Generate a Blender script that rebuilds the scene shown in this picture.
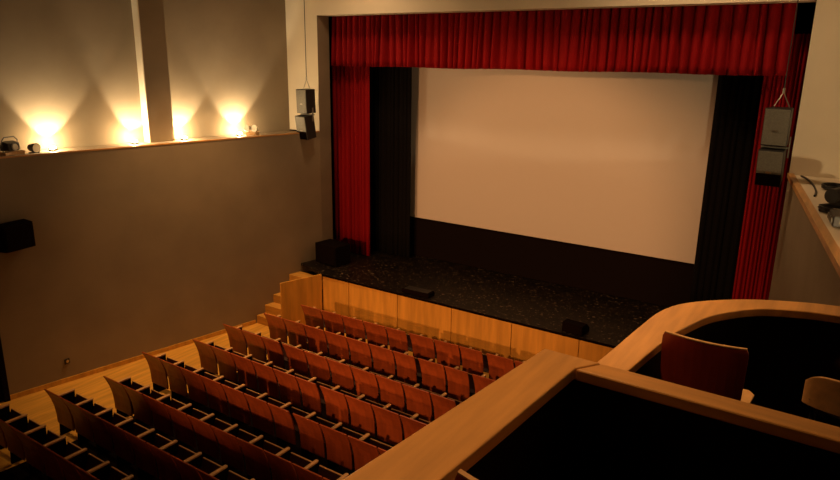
import bpy, bmesh, math, random
from mathutils import Vector, Matrix
random.seed(7)
S = bpy.context.scene
for o in list(bpy.data.objects): bpy.data.objects.remove(o)
C = S.collection

# ------------------------------------------------------------------ camera
CAMP = (10.8429, -11.9496, 6.0068); YAW, PITCH, ROLL, FPX = .585525, .264908, .015301, 664.278
cd = bpy.data.cameras.new('camera'); cam = bpy.data.objects.new('camera', cd); C.objects.link(cam)
cyw, syw, cp, sp = math.cos(YAW), math.sin(YAW), math.cos(PITCH), math.sin(PITCH)
fw = Vector((-syw*cp, cyw*cp, -sp)); rt = Vector((cyw, syw, 0)); up = rt.cross(fw)
r2 = math.cos(ROLL)*rt + math.sin(ROLL)*up; u2 = -math.sin(ROLL)*rt + math.cos(ROLL)*up
M = Matrix((r2, u2, -fw)).transposed().to_4x4(); M.translation = Vector(CAMP)
cam.matrix_world = M
cd.sensor_fit = 'HORIZONTAL'; cd.sensor_width = 36; cd.lens = 36*FPX/840; cd.clip_start = .05; cd.clip_end = 200
S.camera = cam

# ------------------------------------------------------------------ world, lights, exposure
w = bpy.data.worlds.new('world'); S.world = w; w.use_nodes = True
w.node_tree.nodes['Background'].inputs[0].default_value = (1, .7, .4, 1)
w.node_tree.nodes['Background'].inputs[1].default_value = 0.0
S.view_settings.view_transform = 'Standard'; S.view_settings.look = 'None'
S.view_settings.gamma = 1; S.view_settings.use_curve_mapping = False
S.view_settings.exposure = 0.25
WARM = (1, .60, .25)

def spot(name, loc, target, energy, angle, blend, color=WARM, radius=.05, parent=None):
    l = bpy.data.lights.new(name, 'SPOT'); l.energy = energy; l.color = color
    l.spot_size = math.radians(angle); l.spot_blend = blend; l.shadow_soft_size = radius
    o = bpy.data.objects.new(name, l); C.objects.link(o); o.location = loc
    d = Vector(target) - Vector(loc)
    o.rotation_euler = d.to_track_quat('-Z', 'Y').to_euler()
    return o
# rear front-of-house spots (fixtures built further down) : (position, target, watts, cone)
FOH = [((2.6, -17.6, 5.0), (3.6, .0, 2.6), 3100, 29), ((6.6, -17.6, 8.0), (5.6, .0, 2.0), 3500, 30)]
for i, (p, t, e, a) in enumerate(FOH): spot('spotlight_beam', p, t, e, a, .5, (1, .44, .16), .30)
# added unseen ceiling lamps: fill for aisle, lintel, valance folds and balcony rails
FILL_LAMPS = [((.5, -3.7, 8.9), 1350, 64), ((1.8, -1.6, 8.9), 210, 150), ((8.2, -1.6, 8.9), 210, 150), ((8.7, -7.8, 8.9), 700, 72), ((9.0, -10.0, 8.9), 330, 72)]
for p, e, ca in FILL_LAMPS: spot('fill_lamp_beam', (p[0], p[1], p[2]-.32), (p[0], p[1], 0), e, ca, 1, (1, .62, .32) if ca > 100 else (1, .54, .21), .3 if ca > 100 else .12)

# ------------------------------------------------------------------ dimensions (metres)
H, W, L, ST, SPL = 6.95, 9.92, 4.343, 1.184, .17     # lintel, opening width, ledge height, stage height, wall splay
GD = .98                                            # gallery ledge depth
YS0, YB, ZC = -1.0, -20.0, 9.2                      # stage edge, back wall, ceiling
def wl(y): return SPL*y
def wr(y): return W - SPL*y

# ------------------------------------------------------------------ materials
def mat(name, col, rough=.6, noise=None, bump=0, bscale=60, spec=.5, metal=0, emis=None, estr=0):
    m = bpy.data.materials.new(name); m.use_nodes = True; nt = m.node_tree; b = nt.nodes['Principled BSDF']
    b.inputs['Base Color'].default_value = (*col, 1); b.inputs['Roughness'].default_value = rough
    b.inputs['Metallic'].default_value = metal; b.inputs['Specular IOR Level'].default_value = spec
    if emis: b.inputs['Emission Color'].default_value = (*emis, 1); b.inputs['Emission Strength'].default_value = estr
    if noise or bump:
        tc = nt.nodes.new('ShaderNodeTexCoord'); mp = nt.nodes.new('ShaderNodeMapping')
        nt.links.new(tc.outputs['Object'], mp.inputs[0])
    if noise:   # (scale vec, strength, detail)
        sc, st, det = noise; mp.inputs['Scale'].default_value = sc
        n = nt.nodes.new('ShaderNodeTexNoise'); n.inputs['Scale'].default_value = 1; n.inputs['Detail'].default_value = det
        nt.links.new(mp.outputs[0], n.inputs['Vector'])
        r = nt.nodes.new('ShaderNodeValToRGB'); r.color_ramp.elements[0].position = .3; r.color_ramp.elements[1].position = .7
        r.color_ramp.elements[0].color = (*[c*(1-st) for c in col], 1); r.color_ramp.elements[1].color = (*[min(1, c*(1+st)) for c in col], 1)
        nt.links.new(n.outputs['Fac'], r.inputs[0]); nt.links.new(r.outputs[0], b.inputs['Base Color'])
    if bump:
        n2 = nt.nodes.new('ShaderNodeTexNoise'); n2.inputs['Scale'].default_value = bscale; n2.inputs['Detail'].default_value = 3
        nt.links.new(tc.outputs['Object'], n2.inputs['Vector'])
        bp = nt.nodes.new('ShaderNodeBump'); bp.inputs['Strength'].default_value = bump; bp.inputs['Distance'].default_value = .01
        nt.links.new(n2.outputs['Fac'], bp.inputs['Height']); nt.links.new(bp.outputs[0], b.inputs['Normal'])
    return m
MT = dict(
 plaster=mat('plaster_brown', (.30, .235, .155), .9, ((1.2, 1.2, 1.2), .10, 4), .25, 90, .2),
 cream=mat('plaster_cream', (.80, .70, .53), .9, ((.8, .8, .8), .06, 3), .1, 60, .2),
 ceil=mat('ceiling_paint', (.22, .17, .12), .95),
 wood=mat('oak_veneer', (.66, .34, .055), .45, ((9, 9, .9), .18, 6), 0, 0, .4),
 rail=mat('oak_rail', (.58, .29, .085), .42, ((16, 1.6, 16), .22, 6), .05, 40, .45),
 railx=mat('oak_rail_cross', (.58, .29, .085), .42, ((1.6, 16, 16), .22, 6), .05, 40, .45),
 floorw=mat('wood_floor', (.70, .37, .06), .42, ((14, 1.1, 1), .22, 6), 0, 0, .4),
 seatply=mat('seat_plywood', (.36, .075, .018), .38, ((14, 14, 1.6), .20, 5), 0, 0, .45),
 seatedge=mat('plywood_edge', (.62, .36, .15), .45, ((20, 20, 20), .12, 3)),
 arm=mat('armrest_beech', (.66, .38, .15), .45, ((20, 2, 20), .15, 4)),
 blackm=mat('black_steel', (.012, .010, .009), .5),
 boxblack=mat('black_paint', (.007, .0035, .0025), .95, None, 0, 60, .05),
 black=mat('black_drape', (.006, .005, .005), .95, None, 0, 60, .1),
 brownmask=mat('dark_brown_masking', (.007, .0035, .0025), .9, None, 0, 60, .1),
 red=mat('red_velvet', (.29, .004, .006), .75, ((3, 3, .5), .12, 3), 0, 60, .15),
 screen=mat('projection_screen', (.66, .62, .57), .9, None, 0, 60, .1),
 grille=mat('grey_grille', (.16, .15, .12), .5, ((60, 60, 60), .2, 2), 0, 60, .5),
 chairply=mat('chair_plywood', (.34, .040, .016), .35, ((9, 9, 1.2), .18, 5)),
 seatdark=mat('seat_shaded', (.05, .012, .006), .6),  # seat colour darkened for the shade between back and front edge
 steel=mat('brushed_steel', (.45, .42, .36), .3, metal=1),
 glass=mat('lens_glass', (.7, .68, .6), .08, spec=.8),
 lens=mat('lit_lens', (1, .9, .7), .3, emis=(1, .80, .50), estr=120),
 rubber=mat('cable_rubber', (.012, .011, .010), .5),
 step=mat('oak_steps', (.64, .33, .06), .45, ((2, 12, 12), .18, 5)),
)
def stage_mat():
    m = mat('scuff_glint_black_stage', (.007, .004, .0022), .5, ((3, 3, 3), .6, 6), .3, 30, .22)
    nt = m.node_tree; b = nt.nodes['Principled BSDF']
    tc = nt.nodes.new('ShaderNodeTexCoord')
    mp = nt.nodes.new('ShaderNodeMapping'); mp.inputs['Rotation'].default_value = (0, 0, .5); mp.inputs['Scale'].default_value = (9, 16, 5)
    nt.links.new(tc.outputs['Object'], mp.inputs[0])
    n = nt.nodes.new('ShaderNodeTexNoise'); n.inputs['Scale'].default_value = 1.4; n.inputs['Detail'].default_value = 5; n.inputs['Roughness'].default_value = .7
    nt.links.new(mp.outputs[0], n.inputs['Vector'])
    r = nt.nodes.new('ShaderNodeValToRGB'); r.color_ramp.elements[0].position = .60; r.color_ramp.elements[1].position = .70
    r.color_ramp.elements[0].color = (0, 0, 0, 1); r.color_ramp.elements[1].color = (1, 1, 1, 1)
    nt.links.new(n.outputs['Fac'], r.inputs[0])
    mx = nt.nodes.new('ShaderNodeMix'); mx.data_type = 'RGBA'
    base = b.inputs['Base Color'].links[0].from_socket
    nt.links.new(r.outputs[0], mx.inputs['Factor']); nt.links.new(base, mx.inputs[6]); mx.inputs[7].default_value = (.42, .30, .20, 1)  # pale flecks: scuffs, plus floor glints painted into the colour
    nt.links.new(mx.outputs[2], b.inputs['Base Color'])
    return m
MT['stage'] = stage_mat()

# ------------------------------------------------------------------ helpers
def bx(bm, a, b):
    vs = [bm.verts.new((x, y, z)) for x in (a[0], b[0]) for y in (a[1], b[1]) for z in (a[2], b[2])]
    for f in ((0, 1, 3, 2), (4, 6, 7, 5), (0, 4, 5, 1), (2, 3, 7, 6), (0, 2, 6, 4), (1, 5, 7, 3)):
        bm.faces.new([vs[i] for i in f])
def prism(bm, poly, z0, z1):
    lo = [bm.verts.new((x, y, z0)) for x, y in poly]; hi = [bm.verts.new((x, y, z1)) for x, y in poly]
    bm.faces.new(lo[::-1]); bm.faces.new(hi); n = len(poly)
    for i in range(n): bm.faces.new((lo[i], lo[(i+1) % n], hi[(i+1) % n], hi[i]))
def extr(bm, poly, axis, a, b):
    """polygon in the plane normal to axis (0: yz, 1: xz) extruded from a to b"""
    def p(u, v, t): return (t, u, v) if axis == 0 else (u, t, v)
    lo = [bm.verts.new(p(u, v, a)) for u, v in poly]; hi = [bm.verts.new(p(u, v, b)) for u, v in poly]
    bm.faces.new(lo[::-1]); bm.faces.new(hi); n = len(poly)
    for i in range(n): bm.faces.new((lo[i], lo[(i+1) % n], hi[(i+1) % n], hi[i]))
def cyl(bm, p0, p1, r0, r1=None, n=12):
    r1 = r0 if r1 is None else r1; p0, p1 = Vector(p0), Vector(p1); d = (p1-p0).normalized()
    a = d.orthogonal().normalized(); b = d.cross(a)
    A = [bm.verts.new(p0 + r0*(math.cos(t)*a + math.sin(t)*b)) for t in [2*math.pi*i/n for i in range(n)]]
    B = [bm.verts.new(p1 + r1*(math.cos(t)*a + math.sin(t)*b)) for t in [2*math.pi*i/n for i in range(n)]]
    bm.faces.new(A[::-1]); bm.faces.new(B)
    for i in range(n): bm.faces.new((A[i], A[(i+1) % n], B[(i+1) % n], B[i]))
def tube(bm, pts, r, n=8):
    pts = [Vector(p) for p in pts]; rings = []
    for i, p in enumerate(pts):
        d = (pts[min(i+1, len(pts)-1)] - pts[max(i-1, 0)]).normalized()
        a = d.cross(Vector((0, 0, 1)))
        a = a.normalized() if a.length > 1e-4 else Vector((1, 0, 0)); b = d.cross(a)
        rings.append([bm.verts.new(p + r*(math.cos(t)*a + math.sin(t)*b)) for t in [2*math.pi*k/n for k in range(n)]])
    for A, B in zip(rings, rings[1:]):
        for i in range(n): bm.faces.new((A[i], A[(i+1) % n], B[(i+1) % n], B[i]))
    bm.faces.new(rings[0][::-1]); bm.faces.new(rings[-1])
def obj(name, bm, m, parent=None, loc=None, bevel=0, smooth=False):
    bmesh.ops.recalc_face_normals(bm, faces=bm.faces)
    me = bpy.data.meshes.new(name); bm.to_mesh(me); bm.free()
    me.materials.append(MT[m] if isinstance(m, str) else m)
    if smooth:
        for p in me.polygons: p.use_smooth = True
    o = bpy.data.objects.new(name, me); C.objects.link(o)
    if parent: o.parent = parent
    if loc: o.location = loc
    if bevel:
        b = o.modifiers.new('bevel', 'BEVEL'); b.width = bevel; b.segments = 2; b.limit_method = 'ANGLE'
    return o
def box(name, a, b, m, parent=None, bevel=0):
    bm = bmesh.new(); bx(bm, a, b); return obj(name, bm, m, parent, None, bevel)
def struct(o): o['kind'] = 'structure'; return o
def tag(o, label, cat, group=None):
    o['label'] = label; o['category'] = cat
    if group: o['group'] = group
    return o
def thing(name, label, cat, loc=(0, 0, 0), rz=0, group=None, rx=0):
    o = bpy.data.objects.new(name, None); C.objects.link(o); o.location = loc; o.rotation_euler = (rx, 0, rz); o.empty_display_size = .1
    return tag(o, label, cat, group)
def copy_tree(o, parent=None):
    c = o.copy(); C.objects.link(c); c.parent = parent
    for ch in list(o.children): copy_tree(ch, c)
    return c

# ------------------------------------------------------------------ setting
bm = bmesh.new(); prism(bm, [(wl(YB)-.3, YB), (wr(YB)+.3, YB), (W+.5, .6), (-.5, .6)], -.2, 0); struct(obj('floor', bm, 'floorw'))
bm = bmesh.new(); prism(bm, [(wl(YB)-1.4, YB-.2), (wr(YB)+1.4, YB-.2), (W+1.4, .5), (-1.4, .5)], ZC, ZC+.2); struct(obj('ceiling', bm, 'ceil'))
struct(box('wall_back', (wl(YB)-1.4, YB-.2, -.2), (wr(YB)+1.4, YB, ZC), 'ceil'))
# left wall below the gallery, running on as the reveal of the stage opening
bm = bmesh.new(); prism(bm, [(wl(YB), YB), (0, 0), (0, .40), (-.35, .40), (-.35, 0), (wl(YB)-.35, YB)], 0, L-.035); struct(obj('wall_left', bm, 'plaster'))
bm = bmesh.new(); prism(bm, [(wl(YB)-GD, YB), (-GD, 0), (-GD-.25, 0), (wl(YB)-GD-.25, YB)], L-.2, ZC); struct(obj('wall_left_upper', bm, 'plaster'))
bm = bmesh.new(); prism(bm, [(wl(YB)-GD, YB), (-GD, 0), (-.35, 0), (wl(YB)-.35, YB)], L-.2, L-.06); struct(obj('floor_gallery_left', bm, 'plaster'))
bm = bmesh.new(); prism(bm, [(wl(YB)+.006, YB), (.006, 0), (-.06, 0), (wl(YB)-.06, YB)], L-.035, L-.008); struct(obj('trim_1', bm, 'rail'))
# dark carpet under the seat rows
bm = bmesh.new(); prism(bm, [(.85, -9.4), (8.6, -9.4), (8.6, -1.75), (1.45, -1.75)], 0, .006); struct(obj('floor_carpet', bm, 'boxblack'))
# right wall
bm = bmesh.new(); prism(bm, [(wr(YB), YB), (W, 0), (W+.35, 0), (wr(YB)+.35, YB)], 0, L-.05); struct(obj('wall_right', bm, 'plaster'))
bm = bmesh.new(); prism(bm, [(wr(YB)+GD+.5, YB), (W+GD+.5, 0), (W+GD+.75, 0), (wr(YB)+GD+.75, YB)], L-.2, ZC); struct(obj('wall_right_upper', bm, 'plaster'))
bm = bmesh.new(); prism(bm, [(wr(YB)+.06, YB), (W+.06, 0), (W+GD+.5, 0), (wr(YB)+GD+.5, YB)], L-.15, L-.004); struct(obj('floor_gallery_right', bm, 'cream'))
bm = bmesh.new(); prism(bm, [(wr(-7.6)-.02, -7.6), (W-.02, -.01), (W+.07, -.01), (wr(-7.6)+.07, -7.6)], L-.05, L+.02); struct(obj('trim_2', bm, 'rail'))
# pillar on the upper left wall
s = SPL
def lp(off, y): return (off + s*y, y)
bm = bmesh.new(); prism(bm, [lp(-.72, -3.63), lp(-.72, -3.13), lp(-GD, -3.08), lp(-GD, -3.59)], L-.06, ZC); struct(obj('wall_pillar', bm, 'plaster'))
bm = bmesh.new(); prism(bm, [lp(-.718, -3.65), lp(-.72, -3.631), lp(-GD, -3.591), lp(-GD, -3.61)], L-.06, ZC); struct(obj('wall_pillar_lit', bm, 'cream'))  # pale slab: lamplight on the pillar's near side put into the colour
# proscenium wall: left of the opening above the gallery, lintel, right of the opening
bm = bmesh.new(); bx(bm, (-1.3, 0.002, L-.034), (-.001, .40, H)); obj_l = struct(obj('wall_front_left', bm, 'cream'))
struct(box('wall_front_lintel', (-1.3, 0.002, H), (W+2.0, .40, ZC), 'cream'))
struct(box('wall_front_right', (W, 0.002, 0), (W+2.0, .40, H), 'cream'))
bm = bmesh.new(); bx(bm, (0, .0, L-.035), (.004, .40, H)); struct(obj('trim_3', bm, 'plaster'))   # brown side of the opening
# baseboard and door on the left wall
bm = bmesh.new(); prism(bm, [(wl(-7.04)+.02, -7.04), (wl(-2.0)+.02, -2.0), (wl(-2.0), -2.0), (wl(-7.04), -7.04)], 0, .09); struct(obj('baseboard_left', bm, 'wood'))
dr = bmesh.new(); prism(dr, [(wl(-8.2)+.015, -8.2), (wl(-7.14)+.015, -7.14), (wl(-7.14), -7.14), (wl(-8.2), -8.2)], .02, 2.08); d1 = struct(obj('door_1', dr, 'boxblack'))
bm = bmesh.new()
for a, b, z0, z1 in ((-7.14, -7.05, 0, 2.15), (-8.29, -8.2, 0, 2.15), (-8.2, -7.14, 2.08, 2.15)):
    prism(bm, [(wl(a)+.04, a), (wl(b)+.04, b), (wl(b), b), (wl(a), a)], z0, z1)
obj('door_frame', bm, 'brownmask', d1)
bm = bmesh.new(); cyl(bm, (wl(-7.15)+.015, -7.15, 1.05), (wl(-7.15)+.07, -7.15, 1.05), .012); cyl(bm, (wl(-7.15)+.065, -7.13, 1.05), (wl(-7.3)+.09, -7.28, 1.05), .01); obj('door_handle', bm, 'steel', d1)

# stage
bm = bmesh.new()
prism(bm, [(-.11, -.66), (.86, YS0), (W+.17, YS0), (W, 0), (W, .41), (W+1.6, .41), (W+1.6, 3.2), (-1.6, 3.2), (-1.6, .41), (0, .41), (0, 0)], ST-.05, ST)
struct(obj('floor_stage', bm, 'stage'))
sf = struct(box('wall_stage_front', (.87, YS0+.05, 0), (W+.17, YS0+.10, ST-.05), 'brownmask'))
xs = [.862, 1.646]
while xs[-1] < W-.2: xs.append(xs[-1] + 1.359)
xs[-1] = W+.165
for a, b in zip(xs, xs[1:]):
    box('panel', (a+.006, YS0+.025, .01), (b-.006, YS0+.05, ST-.052), 'wood', sf, .003)
box('edge_strip', (.87, YS0-.004, ST-.052), (W+.165, YS0+.03, ST-.004), 'boxblack', sf)
# black box behind the opening
for n, a, b in (('wall_stage_left', (-1.75, .4, 0), (-1.6, 3.35, ZC)), ('wall_stage_right', (W+1.6, .4, 0), (W+1.75, 3.35, ZC)), ('wall_stage_back', (-1.75, 3.2, 0), (W+1.75, 3.35, ZC)), ('ceiling_stage', (-1.75, .4, ZC-.2), (W+1.75, 3.35, ZC-.05))):
    struct(box(n, a, b, 'black'))

# steps beside the stage with their oak side panel
st = thing('stage_steps', 'oak steps climbing to the stage between the left wall and a side panel', 'steps', (0, 0, 0))
for k in range(5):
    y0 = -1.96 + .235*k; y1 = y0 + .245 if k < 4 else -.70
    z = .197*(k+1)
    def xr(y): return .54 + .27*(y+2.03)
    bm = bmesh.new(); prism(bm, [(wl(y0)+.005, y0), (xr(y0), y0), (xr(max(y1, y0+.1)), y1-.0), (wl(y1)+.005, y1)], 0 if k == 0 else z-.197+.0005, z)
    obj('step', bm, 'step', st, None, .008)
bm = bmesh.new(); prism(bm, [(.555, -2.03), (.845, -1.01), (.875, -1.02), (.585, -2.04)], 0, ST); obj('side_panel', bm, 'wood', st)

# ------------------------------------------------------------------ drapes and screen
def drape(name, x0, x1, y, z0, z1, folds, amp, m, label, cat, hem=.0, seed=1, nz=8, swag=0):
    rnd = random.Random(seed); n = folds*8; ph = []
    t = 0; pos = []
    widths = [rnd.uniform(.6, 1.5) for _ in range(folds)]; tot = sum(widths); acc = 0; prof = []
    for wd in widths:
        a = amp*rnd.uniform(.55, 1.25); sk = rnd.uniform(-.12, .12)
        for k in range(8):
            u = k/8; prof.append(((acc + wd*u)/tot, a - 2*a*abs(math.sin(math.pi*u))**.55 * (1 + sk*math.cos(2*math.pi*u))))
        acc += wd
    prof.append((1, 0))
    bm = bmesh.new(); grid = []
    lean = [rnd.uniform(-1, 1) for _ in range(folds+1)]
    for i, (u, d) in enumerate(prof):
        col = []
        ln = lean[min(i//8, folds)]; hz = hem*rnd.uniform(-.4, .4)
        for j in range(nz+1):
            v = j/nz   # 0 bottom
            col.append(bm.verts.new((x0 + (x1-x0)*u + ln*.02*(1-v)*amp/.05, y + d*(.75 + .25*(1-v)) , z0 + (z1-z0)*v + (hem*math.sin(u*23+seed) + hz)*(1-v)**3)))
        grid.append(col)
    for A, B in zip(grid, grid[1:]):
        for j in range(nz): bm.faces.new((A[j], B[j], B[j+1], A[j+1]))
    o = obj(name, bm, m, smooth=True)
    sm = o.modifiers.new('thick', 'SOLIDIFY'); sm.thickness = .012; sm.offset = 0
    return tag(o, label, cat) if label else o
drape('curtain_valance', .02, 9.62, .56, 5.84, 7.05, 58, .12, 'red', 'long gathered red velvet valance across the top of the stage opening', 'valance', .008, 3)
drape('stage_curtain', -.25, .90, .79, ST+.02, 6.5, 9, .08, 'red', 'red velvet curtain drawn back at the left side of the screen', 'curtain', 0, 5)
drape('stage_curtain', 9.26, 9.86, .79, ST+.02, 6.5, 9, .08, 'red', 'red velvet curtain drawn back at the right behind the hanging speakers', 'curtain', 0, 8)
drape('masking_drape', .3, 1.79, 1.25, ST+.02, 6.6, 12, .05, 'black', 'black masking drape between left red curtain and the screen', 'drape', 0, 9)
drape('masking_drape', 8.47, 10.9, 1.25, ST+.02, 6.6, 20, .05, 'black', 'black masking drape between the screen and right red curtain', 'drape', 0, 10)
sc = thing('projection_screen', 'large blank cinema screen framed by black masking on the stage', 'screen', (5.035, 1.58, ST))
bm = bmesh.new(); bx(bm, (-3.5, -.01, 2.18-ST), (3.5, .01, 6.45-ST)); obj('screen_surface', bm, 'screen', sc)
bm = bmesh.new()
bx(bm, (-3.6, -.03, 2.12-ST), (3.6, -.012, 2.18-ST)); obj('frame_rail', bm, 'boxblack', sc)
bm = bmesh.new(); bx(bm, (-3.6, -.03, 6.45-ST), (3.6, -.012, 6.55-ST)); obj('frame_rail', bm, 'boxblack', sc)
bm = bmesh.new(); bx(bm, (-3.6, -.028, .01), (3.6, .028, 2.12-ST)); obj('lower_masking', bm, 'brownmask', sc)

# ------------------------------------------------------------------ auditorium seats
def back_bm(wd):
    """plywood back, lower part upright, upper part leaning to the rear; narrower at the foot"""
    prof = [(.135, .24), (.132, .40), (.118, .55), (.085, .68), (.045, .79), (.0, .885)]
    bm = bmesh.new(); t = .02; F = []; B = []
    for i, (y, z) in enumerate(prof):
        hw = (wd/2 - .002) - .018*(1 - i/5)
        B.append([bm.verts.new((sx*hw, y, z)) for sx in (-1, 1)]); F.append([bm.verts.new((sx*hw, y+t, z+.006)) for sx in (-1, 1)])
    for i in range(5):
        bm.faces.new((B[i][0], B[i][1], B[i+1][1], B[i+1][0])); bm.faces.new((F[i][1], F[i][0], F[i+1][0], F[i+1][1]))
        for k in (0, 1): bm.faces.new((B[i][k], B[i+1][k], F[i+1][k], F[i][k]))
    bm.faces.new((B[5][0], B[5][1], F[5][1], F[5][0])); bm.faces.new((B[0][0], F[0][0], F[0][1], B[0][1]))
    return bm
def seat_bm(wd):
    bm = bmesh.new(); extr(bm, [(.34, .33), (.40, .36), (.46, .48), (.492, .60), (.475, .605), (.44, .50), (.38, .39), (.33, .35)], 0, -wd/2, wd/2); return bm
def frame_bm():
    bm = bmesh.new(); extr(bm, [(.15, 0), (.45, 0), (.46, .672), (.11, .672), (.13, .5), (.165, .42), (.165, .2)], 0, -.018, .018); return bm
def arm_bm():
    bm = bmesh.new(); prism(bm, [(-.028, .12), (.028, .12), (.028, .45), (.02, .47), (-.02, .47), (-.028, .45)], .672, .70); return bm
protos = {}
def make_seat(pitch, narrow):
    t = thing('auditorium_seat', 'x', 'seat', (0, 0, 0))
    wd = pitch - (.085 if narrow else .020)
    obj('backrest', back_bm(wd), 'seatply', t, (-(pitch-.020-wd)/2, 0, 0), .004)
    s_ = obj('seat', seat_bm(.43), 'seatdark', t)
    bm = bmesh.new(); extr(bm, [(.473, .6055), (.494, .6005), (.496, .612), (.476, .616)], 0, -.215, .215); obj('front_edge', bm, 'seatedge', s_)
    obj('side_frame', frame_bm(), 'boxblack', t, (-pitch/2+.030, 0, 0))
    obj('armrest', arm_bm(), 'arm', t, (-pitch/2+.030, 0, 0), .006)
    return t
ORD = ['first', 'second', 'third', 'fourth', 'fifth', 'sixth', 'seventh', 'eighth', 'ninth', 'tenth', 'eleventh', 'twelfth', 'thirteenth']
ROWS = [  # x of left end, y, pitch, seats, skew, narrow backs, row text
 (1.30, -2.19, .553, 13, .037, (4, 7), 'row nearest the stage'),
 (1.02, -2.99, .545, 13, .018, (6, 8), 'second row from the stage'),
 (.80, -3.87, .545, 13, 0, (2, 9), 'third row from the stage'),
 (.93, -4.70, .53, 13, 0, (5,), 'fourth row from the stage'),
 (.66, -5.58, .53, 13, 0, (6,), 'fifth row from the stage'),
 (.985, -6.51, .535, 11, 0, (), 'sixth row from the stage'),
 (.64, -7.30, .53, 11, 0, (), 'seventh row from the stage'),
 (.28, -8.15, .54, 10, 0, (), 'rearmost row'),
]
for (x0, y0, p, n, sk, nar, txt) in ROWS:
    for i in range(n):
        key = (p, i in nar)
        x = x0 + p*(i+.5)
        if key not in protos: protos[key] = make_seat(*key); t = protos[key]
        else:
            t = copy_tree(protos[key])
            for ch in list(t.children):
                if ch.name.startswith('end_'): bpy.data.objects.remove(ch)
        t.location = (x, y0 + sk*(x-x0), 0); t.rotation_euler = (0, 0, math.atan(sk))
        t['label'] = 'red-brown plywood seat, %s from the left in the %s' % (ORD[i], txt)
        t['group'] = 'auditorium seats in the stalls'

# ------------------------------------------------------------------ side balcony on the right
def inner(y): return 10.143 + .057*(y + 9.925)
def outer(y): return 9.992 + .094*(y + 9.832)
b1 = thing('balcony_box', 'dark walled balcony box in the foreground with a broad oak rail', 'balcony', (10, -11.5, 3.6))
def rel(o, p): o.location = Vector(o.location) - Vector(p); return o
def child(name, bm, m, par, bevel=0): 
    o = obj(name, bm, m, par, None, bevel); o.location = -Vector(par.location); return o
bm = bmesh.new(); prism(bm, [(outer(-13.6), -13.6), (outer(-9.832), -9.832), (10.202, -9.834), (inner(-9.925), -9.925), (inner(-13.6), -13.6)], 4.955, 5.0); child('rail', bm, 'rail', b1, .006)
bm = bmesh.new(); prism(bm, [(10.146, -9.927), (10.206, -9.832), (11.52, -9.838), (11.55, -9.92)], 4.955, 4.998); child('cross_rail', bm, 'railx', b1, .006)
bm = bmesh.new(); prism(bm, [(outer(-13.6)+.03, -13.6), (outer(-9.86)+.03, -9.86), (inner(-9.86)-.02, -9.86), (inner(-13.6)-.02, -13.6)], 3.6, 4.955); child('parapet', bm, 'boxblack', b1)
bm = bmesh.new(); prism(bm, [(10.125, -9.905), (10.125, -9.86), (11.5, -9.86), (11.5, -9.905)], 3.6, 4.955); child('front_parapet', bm, 'boxblack', b1)
bm = bmesh.new(); prism(bm, [(9.93, -13.6), (10.12, -9.905), (wr(-9.905)-.01, -9.905), (wr(-13.6)-.01, -13.6)], 4.08, 4.23); child('box_floor', bm, 'boxblack', b1)
b2 = thing('balcony_box', 'lower balcony box with a rounded oak rail holding the red-brown chair', 'balcony', (10.5, -8.9, 3.6))
OUT = [(9.945, -9.84), (9.989, -9.245), (10.007, -8.995), (10.029, -8.66), (10.062, -8.356), (10.16, -8.131), (10.386, -7.905), (10.629, -7.769), (10.872, -7.692), (11.4, -7.62), (12.1, -7.55), (12.72, -7.5)]
INN = [(10.08, -9.84), (10.135, -9.226), (10.165, -8.92), (10.195, -8.684), (10.239, -8.492), (10.317, -8.263), (10.491, -8.026), (10.692, -7.918), (10.879, -7.874), (11.4, -7.81), (12.1, -7.74), (12.72, -7.69)]
def spl(P, n=5):
    out = []
    for i in range(len(P)-1):
        p0, p1, p2, p3 = P[max(i-1, 0)], P[i], P[i+1], P[min(i+2, len(P)-1)]
        for k in range(n):
            t = k/n
            out.append(tuple(.5*(2*p1[c] + (p2[c]-p0[c])*t + (2*p0[c]-5*p1[c]+4*p2[c]-p3[c])*t*t + (3*p1[c]-p0[c]-3*p2[c]+p3[c])*t**3) for c in (0, 1)))
    return out + [P[-1]]
O2, I2 = spl(OUT), spl(INN)
def strip(O, I, z0, z1):
    bm = bmesh.new(); V = []
    for a, b in zip(O, I):
        V.append([bm.verts.new((*a, z0)), bm.verts.new((*b, z0)), bm.verts.new((*b, z1)), bm.verts.new((*a, z1))])
    for A, B in zip(V, V[1:]):
        for i in range(4): bm.faces.new((A[i], B[i], B[(i+1) % 4], A[(i+1) % 4]))
    bm.faces.new(V[0]); bm.faces.new(V[-1][::-1]); return bm
child('rail', strip(O2, I2, 4.655, 4.70), 'rail', b2, .006)
mixp = lambda a, b, t: (a[0]+(b[0]-a[0])*t, a[1]+(b[1]-a[1])*t)
child('parapet', strip([mixp(a, b, .25) for a, b in zip(O2, I2)], [mixp(a, b, .92) for a, b in zip(O2, I2)], 3.6, 4.655), 'boxblack', b2)
bm = bmesh.new(); prism(bm, [mixp(a, b, .9) for a, b in zip(O2, I2)] + [(12.72, -9.84)], 3.62, 3.94); child('box_floor', bm, 'boxblack', b2)

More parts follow.
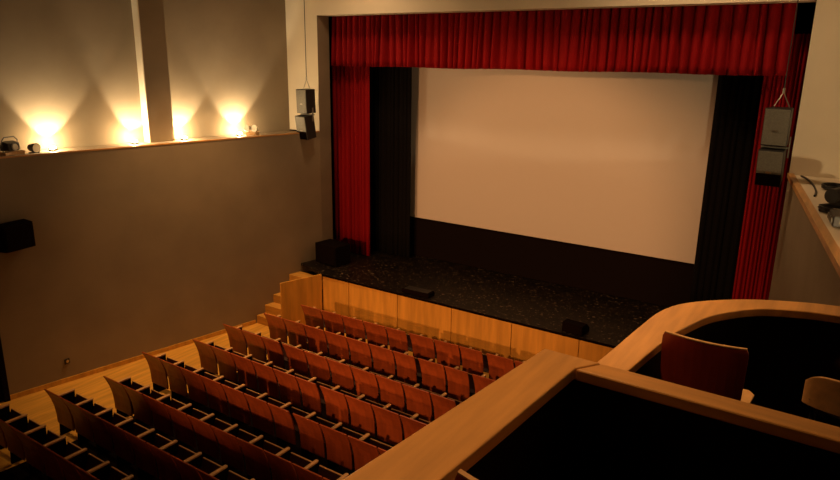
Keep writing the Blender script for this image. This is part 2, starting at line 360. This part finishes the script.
# chairs in the boxes
def chair(loc, rz, label, wd=.41, hgt=.86):
    t = thing('plywood_chair', label, 'chair', loc, rz)
    bm = bmesh.new(); N = 10; zs = [.50, .60, .72, hgt-.06, hgt-.02, hgt]; G = []
    for i in range(N+1):
        u = -1 + 2*i/N; col = []
        for z in zs:
            hw = wd/2 - (.012 if z == hgt else .003 if z == hgt-.02 else 0) - .012*(1-(z-.5)/.36)
            x = u*hw; y = .028*u*u - .05*(z-.5)/.36
            col.append((x, y, z))
        G.append(col)
    A = [[bm.verts.new(p) for p in c] for c in G]; B = [[bm.verts.new((p[0], p[1]+.014, p[2])) for p in c] for c in G]
    nz = len(zs)
    for i in range(N):
        for j in range(nz-1):
            bm.faces.new((A[i][j], A[i+1][j], A[i+1][j+1], A[i][j+1])); bm.faces.new((B[i+1][j], B[i][j], B[i][j+1], B[i+1][j+1]))
        bm.faces.new((A[i][0], B[i][0], B[i+1][0], A[i+1][0])); 
    for j in range(nz-1):
        bm.faces.new((A[0][j], A[0][j+1], B[0][j+1], B[0][j])); bm.faces.new((A[N][j+1], A[N][j], B[N][j], B[N][j+1]))
    o = obj('backrest', bm, 'chairply', t, smooth=False)
    bm = bmesh.new()    # pale plywood edge along the top
    for i in range(N):
        q = [A_ for A_ in (G[i][-1], G[i+1][-1])]
        prism_pts = [(q[0][0], q[0][1]-.0005), (q[1][0], q[1][1]-.0005), (q[1][0], q[1][1]+.0145), (q[0][0], q[0][1]+.0145)]
        prism(bm, prism_pts, hgt-.001, hgt+.004)
    obj('top_edge', bm, 'seatedge', o)
    bm = bmesh.new(); prism(bm, [(-.18, .06), (.18, .06), (.20, .42), (.17, .46), (-.17, .46), (-.20, .42)], .435, .452); obj('seat', bm, 'seatedge', t, None, .004)
    for sx in (-1, 1):
        bm = bmesh.new(); tube(bm, [(sx*.17, .40, 0), (sx*.17, .39, .425)], .011); obj('leg', bm, 'steel', t)
        bm = bmesh.new(); tube(bm, [(sx*.17, .02, 0), (sx*.17, .06, .40), (sx*.165, .035, .52), (sx*.165, .005, .74)], .011); obj('leg', bm, 'steel', t)
    return t
chair((10.38, -8.88, 3.94), .0, 'red-brown curved plywood chair standing in the lower balcony box', .375, .855)
chair((10.365, -10.73, 4.231), .0, 'chair by the broad oak rail, only its pale corner showing at the bottom edge', .43, .83)
# low bentwood armchair at the right edge
t = thing('bentwood_chair', 'pale bentwood chair with rounded back band at the right edge', 'chair', (11.02, -8.5, 3.94), .0)
bm = bmesh.new(); prof = []
for k in range(41):
    a = math.pi*(1.0 - k/40.0)
    prof.append((.235*math.cos(a), -.06*math.sin(a)))
pin = [(x*.93, y*.9+.012) for x, y in prof]
V = []
for (a, b) in zip(prof, pin):
    k = abs(a[0])/.235; zt = .665 - .05*k**8; zb = .49 + .01*k
    V.append([bm.verts.new((*a, zb)), bm.verts.new((*b, zb)), bm.verts.new((*b, zt)), bm.verts.new((*a, zt))])
for A, B in zip(V, V[1:]):
    for i in range(4): bm.faces.new((A[i], B[i], B[(i+1) % 4], A[(i+1) % 4]))
bm.faces.new(V[0]); bm.faces.new(V[-1][::-1])
obj('back_band', bm, 'arm', t, None, .008)
bm = bmesh.new(); prism(bm, [(.22*math.cos(a), .20+.22*math.sin(a)) for a in [2*math.pi*k/20 for k in range(20)]], .43, .46); obj('seat', bm, 'boxblack', t)
for sx in (-1, 1):
    bm = bmesh.new(); tube(bm, [(sx*.19, .36, 0), (sx*.17, .34, .43)], .014); obj('leg', bm, 'blackm', t)
    bm = bmesh.new(); tube(bm, [(sx*.20, -.02, 0), (sx*.18, .03, .43), (sx*.2, -.02, .54)], .014); obj('leg', bm, 'blackm', t)

# ------------------------------------------------------------------ hanging loudspeakers
def speaker_pair(loc, rz, label, top):
    t = thing('hanging_loudspeakers', label, 'loudspeaker', loc, rz)
    def cab(z0, tilt, name):
        bm = bmesh.new(); prism(bm, [(-.175, -.16), (.175, -.16), (.14, .14), (-.14, .14)], 0, .54)
        o = obj(name, bm, 'blackm', t, (0, 0, z0), .008); o.rotation_euler = (tilt, 0, 0)
        bm = bmesh.new(); bx(bm, (-.165, -.172, .012), (.165, -.1605, .528)); g = obj('grille', bm, 'grille', o, None, .004)
        bm = bmesh.new(); bx(bm, (-.04, -.176, .20), (.04, -.1725, .225)); obj('badge', bm, 'steel', o)
        return o
    cab(.60, .03, 'upper_cabinet'); lc = cab(.02, .14, 'lower_cabinet')
    bm = bmesh.new(); bx(bm, (-.166, -.178, .010), (.166, -.1725, .19)); obj('lower_grille', bm, 'boxblack', lc)
    bm = bmesh.new(); bx(bm, (-.185, -.06, .555), (.185, .06, .575)); bx(bm, (-.19, -.02, .42), (-.178, .02, .73)); bx(bm, (.178, -.02, .42), (.19, .02, .73)); obj('bracket', bm, 'grille', t)
    bm = bmesh.new(); tube(bm, [(-.11, 0, 1.14), (0, 0, 1.36)], .008); tube(bm, [(.11, 0, 1.14), (0, 0, 1.36)], .008); cyl(bm, (0, 0, 1.34), (0, 0, 1.42), .018); obj('sling', bm, 'steel', t)
    bm = bmesh.new(); tube(bm, [(0, 0, 1.40), (0, 0, top-loc[2])], .008); obj('cable', bm, 'blackm', t)
    return t
speaker_pair((.0, -.40, 4.18), -.1, 'pair of grey loudspeakers hanging by the left end of the ledge', ZC)
speaker_pair((9.75, -.80, 4.27), -.1, 'pair of grey loudspeakers hanging before the right red curtain', ZC)

# ------------------------------------------------------------------ ledge floodlights
def flood(y, label, side=-1, lit=True, watts=60, yaw=0):
    """small flood on the gallery edge, thrown up onto the wall behind"""
    x = wl(y) - .72 if side < 0 else wr(y) + .95
    zb = L-.06 if side < 0 else L-.004
    t = thing('ledge_floodlight', label, 'floodlight', (x, y, zb), (0 if side < 0 else math.pi) + yaw, 'ledge floodlights')
    bm = bmesh.new(); bx(bm, (-.05, -.06, 0), (.05, .06, .012)); obj('base', bm, 'blackm', t)
    bm = bmesh.new(); bx(bm, (-.012, -.075, .012), (.012, -.068, .06)); bx(bm, (-.012, .068, .012), (.012, .075, .06)); bx(bm, (-.012, -.075, .012), (.012, .075, .018)); obj('yoke', bm, 'blackm', t)
    bm = bmesh.new()
    extr(bm, [(.045, .016), (.05, .035), (-.045, .045), (-.045, .02)], 1, -.062, .062); h = obj('housing', bm, 'blackm', t, None, .006)
    bm = bmesh.new()
    bmesh.ops.create_uvsphere(bm, u_segments=16, v_segments=8, radius=.042, matrix=Matrix.Translation((0, 0, .045)) @ Matrix.Diagonal((1, 1.3, .8, 1)))
    obj('lens', bm, 'lens' if lit else 'glass', t, smooth=True)
    if lit:
        d = -1 if side < 0 else 1
        sgn = Matrix.Rotation(yaw, 3, 'Z') @ Vector((d*.38, 0, .92))
        p = Vector((x, y, zb+.115))
        spot('floodlight_beam', p, p + sgn, watts, 84, .35, (1, .78, .48), .03)
        pl = bpy.data.lights.new('floodlight_bulb', 'POINT'); pl.energy = 36 if side < 0 else 110; pl.color = (1, .70, .36); pl.shadow_soft_size = .03
        po = bpy.data.objects.new('floodlight_bulb', pl); C.objects.link(po); po.location = p
    return t
for y, lab, yaw in ((-5.47, 'lit floodlight at the left on the ledge, next to the heap of fixtures', -.3), (-3.96, 'lit floodlight on the ledge just left of the wall pillar', -.8),
               (-2.90, 'lit floodlight on the ledge just right of the wall pillar', -.3), (-1.58, 'lit floodlight on the ledge next to the twin lamp', -.3)):
    flood(y, lab, -1, True, 110, yaw)
for k, y in enumerate((-5.9, -6.6)):
    flood(y, 'lit floodlight on the right gallery, %s from the stage' % ORD[k], 1, True, 60)

# twin lamp on a wooden block
t = thing('twin_lamp', 'unlit twin spot lamp on a wooden block by the left speakers', 'lamp', (wl(-1.42)-.5, -1.42, L-.06), .5)
bm = bmesh.new(); bx(bm, (-.12, -.12, 0), (.12, .12, .09)); obj('block', bm, 'seatedge', t, None, .006)
for k in (-1, 1):
    bm = bmesh.new(); cyl(bm, (k*.085+.02, .0, .17), (k*.085-.02, -.09, .18), .045, .082, 16); h = obj('lamp_head', bm, 'steel', t)
    bm = bmesh.new(); cyl(bm, (k*.085-.0201, -.0905, .18), (k*.085-.022, -.097, .181), .076, .07, 16); obj('lens', bm, 'glass', h)
    bm = bmesh.new(); cyl(bm, (k*.085, 0, .088), (k*.085, -.01, .15), .014); obj('stem', bm, 'blackm', t)
# heap of fixtures at the left end of the ledge: two separate lamps
t = thing('work_lamp', 'unlit work lamp on a wooden board at the far left of the ledge', 'lamp', (wl(-6.25)-.5, -6.25, L-.06), .3)
bm = bmesh.new(); bx(bm, (-.1, -.2, 0), (.1, .2, .07)); obj('board', bm, 'seatedge', t, None, .005)
bm = bmesh.new(); extr(bm, [(-.1, .09), (.1, .09), (.08, .22), (-.05, .25), (-.11, .16)], 1, -.12, .12); obj('housing', bm, 'blackm', t, None, .01)
bm = bmesh.new(); cyl(bm, (.095, 0, .15), (.12, 0, .155), .06, .055, 14); obj('lens', bm, 'glass', t)
bm = bmesh.new(); tube(bm, [(0, -.15, .07), (0, -.16, .26), (0, -.1, .32), (0, .1, .32), (0, .16, .26), (0, .15, .07)], .01); obj('yoke', bm, 'blackm', t)
t = thing('par_lamp', 'small round unlit lamp lying on the ledge beside the leftmost floodlight', 'lamp', (wl(-5.88)-.5, -5.88, L-.06), .2)
bm = bmesh.new(); cyl(bm, (-.1, 0, .10), (.06, 0, .10), .06, .09, 18); h = obj('can', bm, 'blackm', t, None, .004)
bm = bmesh.new(); cyl(bm, (.061, 0, .10), (.066, 0, .10), .078, .07, 18); obj('lens', bm, 'glass', t)
bm = bmesh.new(); bx(bm, (-.04, -.09, 0), (.02, .09, .03)); obj('foot', bm, 'blackm', t)

# right gallery: cable coils, a lamp and a dimmer pack
def coil(loc, label, r=.16, turns=4, seed=1):
    rnd = random.Random(seed); pts = []
    for k in range(turns*14):
        a = 2*math.pi*k/14; rr = r*(1+.12*rnd.uniform(-1, 1)); pts.append((rr*math.cos(a), rr*1.2*math.sin(a), .012 + .012*(k/14) + .006*rnd.random()))
    bm = bmesh.new(); tube(bm, pts, .011, 6); o = obj('cable_coil', bm, 'rubber', None, loc); tag(o, label, 'cable', 'cables on the right gallery'); return o
coil((wr(-1.1)+.50, -1.1, L-.004), 'black cable coil on the right gallery nearest the stage', .17, 4, 1)
coil((wr(-2.85)+.3, -2.85, L-.004), 'black cable coil heaped on the right gallery beside the black lamp', .18, 5, 2)
pts = [(wr(-.15)+.16, -.15), (wr(-.4)+.21, -.4), (wr(-.9)+.24, -.9), (wr(-1.5)+.22, -1.5), (wr(-1.9)+.16, -1.9)]
bm = bmesh.new(); tube(bm, [(*p, L+.01) for p in spl([(q[0], q[1]) for q in pts], 6)], .014, 6); tag(obj('power_cable', bm, 'rubber'), 'black power cable running along behind the right wooden ledge', 'cable')
t = thing('stage_lamp', 'black unlit stage lamp lying on the right gallery', 'lamp', (wr(-2.25)+.42, -2.25, L-.004), 1.0)
bm = bmesh.new(); cyl(bm, (-.22, 0, .12), (.1, 0, .13), .09, .10, 16); cyl(bm, (.1, 0, .13), (.2, 0, .135), .075, .08, 16); obj('barrel', bm, 'blackm', t)
bm = bmesh.new(); tube(bm, [(0, -.12, .13), (0, -.12, .03), (0, -.1, .012), (0, .1, .012), (0, .12, .03), (0, .12, .13)], .012); obj('yoke', bm, 'blackm', t)
bm = bmesh.new(); cyl(bm, (.2005, 0, .135), (.206, 0, .135), .07, .065, 16); obj('lens', bm, 'glass', t)
t = thing('dimmer_pack', 'black dimmer box on the right gallery at the picture edge', 'box', (wr(-3.55)+.28, -3.55, L-.004), .15)
bm = bmesh.new(); bx(bm, (-.14, -.2, .01), (.14, .2, .13)); obj('case', bm, 'blackm', t, None, .01)
for k in range(4):
    bm = bmesh.new(); bx(bm, (-.155, -.17+k*.095, .04), (-.1405, -.11+k*.095, .1)); obj('socket', bm, 'grille', t)

# ------------------------------------------------------------------ other black boxes
t = thing('wall_loudspeaker', 'black loudspeaker on a bracket, on the left wall at the picture edge', 'loudspeaker', (wl(-6.72)+.26, -6.72, 3.03), SPL)
bm = bmesh.new(); prism(bm, [(-.13, -.32), (.17, -.26), (.17, .26), (-.13, .32)], -.22, .22); c = obj('cabinet', bm, 'boxblack', t, None, .01)
bm = bmesh.new(); bx(bm, (.171, -.24, -.2), (.18, .24, .2)); obj('grille', bm, 'boxblack', t)
bm = bmesh.new(); bx(bm, (-.255, -.1, -.08), (-.235, .1, .08)); bx(bm, (-.24, -.03, -.03), (-.13, .03, .03)); obj('bracket', bm, 'blackm', t)
t = thing('subwoofer', 'black speaker box on the stage before the left curtain', 'loudspeaker', (.50, -.18, ST), -.12)
bm = bmesh.new(); bx(bm, (-.36, -.25, .02), (.36, .25, .50)); obj('cabinet', bm, 'boxblack', t, None, .012)
bm = bmesh.new(); bx(bm, (-.33, -.262, .05), (.33, -.2505, .47)); obj('grille', bm, 'boxblack', t)
for sx in (-1, 1):
    for sy in (-1, 1):
        bm = bmesh.new(); cyl(bm, (sx*.3, sy*.2, 0), (sx*.3, sy*.2, .02), .02); obj('foot', bm, 'rubber', t)
t = thing('stage_monitor', 'small black wedge monitor on the front edge of the stage at the right', 'loudspeaker', (6.93, -.78, ST), -.1)
bm = bmesh.new(); extr(bm, [(-.16, 0), (.16, 0), (.16, .09), (.04, .19), (-.16, .19)], 0, -.2, .2); obj('cabinet', bm, 'boxblack', t, None, .008)
bm = bmesh.new(); bx(bm, (-.18, -.168, .03), (.18, -.1605, .17)); obj('grille', bm, 'boxblack', t)
t = thing('floor_box', 'low flat black box on the front edge of the stage at the left', 'box', (3.42, -.80, ST), .02)
bm = bmesh.new(); bx(bm, (-.34, -.13, 0), (.34, .13, .09)); obj('case', bm, 'boxblack', t, None, .012)
bm = bmesh.new(); bx(bm, (-.3, -.1, .0905), (.3, .1, .1)); obj('lid', bm, 'blackm', t, None, .004)
t = thing('wall_socket', 'small dark socket low on the left wall above the aisle', 'socket', (wl(-6.05), -6.05, .42), SPL)
bm = bmesh.new(); bx(bm, (0, -.05, -.05), (.02, .05, .05)); obj('plate', bm, 'blackm', t, None, .004)
bm = bmesh.new(); cyl(bm, (.02, 0, 0), (.028, 0, 0), .03); obj('cover', bm, 'steel', t)

# ------------------------------------------------------------------ lamp housings outside the picture
for k, (p, tg, e, a) in enumerate(FOH):
    t = thing('front_spotlight', 'black front-of-house spotlight on the rear wall, %s one' % ('left' if k == 0 else 'right'), 'spotlight', p)
    d = (Vector(tg)-Vector(p)).normalized()
    bm = bmesh.new(); cyl(bm, -d*.55, -d*.12, .11, .12, 16); obj('barrel', bm, 'blackm', t)
    bm = bmesh.new(); cyl(bm, -d*.118, -d*.11, .1, .1, 16); obj('lens', bm, 'glass', t)
    bm = bmesh.new(); bx(bm, (-.02, YB-p[1]+.0, -.02), (.02, -.45, .02)); obj('bracket', bm, 'blackm', t)
for k, (p, e, ca) in enumerate(FILL_LAMPS):
    t = thing('fill_lamp', 'added round ceiling fill lamp, number %s from the left' % ('one', 'two', 'three', 'four', 'five')[k], 'ceiling lamp', p)
    bm = bmesh.new(); cyl(bm, (0, 0, 0), (0, 0, ZC-p[2]), .012); obj('stem', bm, 'blackm', t)
    bm = bmesh.new(); cyl(bm, (0, 0, 0), (0, 0, -.25), .09, .20, 20); obj('shade', bm, 'blackm', t)
    bm = bmesh.new(); cyl(bm, (0, 0, -.2505), (0, 0, -.26), .17, .17, 20); obj('bulb_cover', bm, 'glass', t)
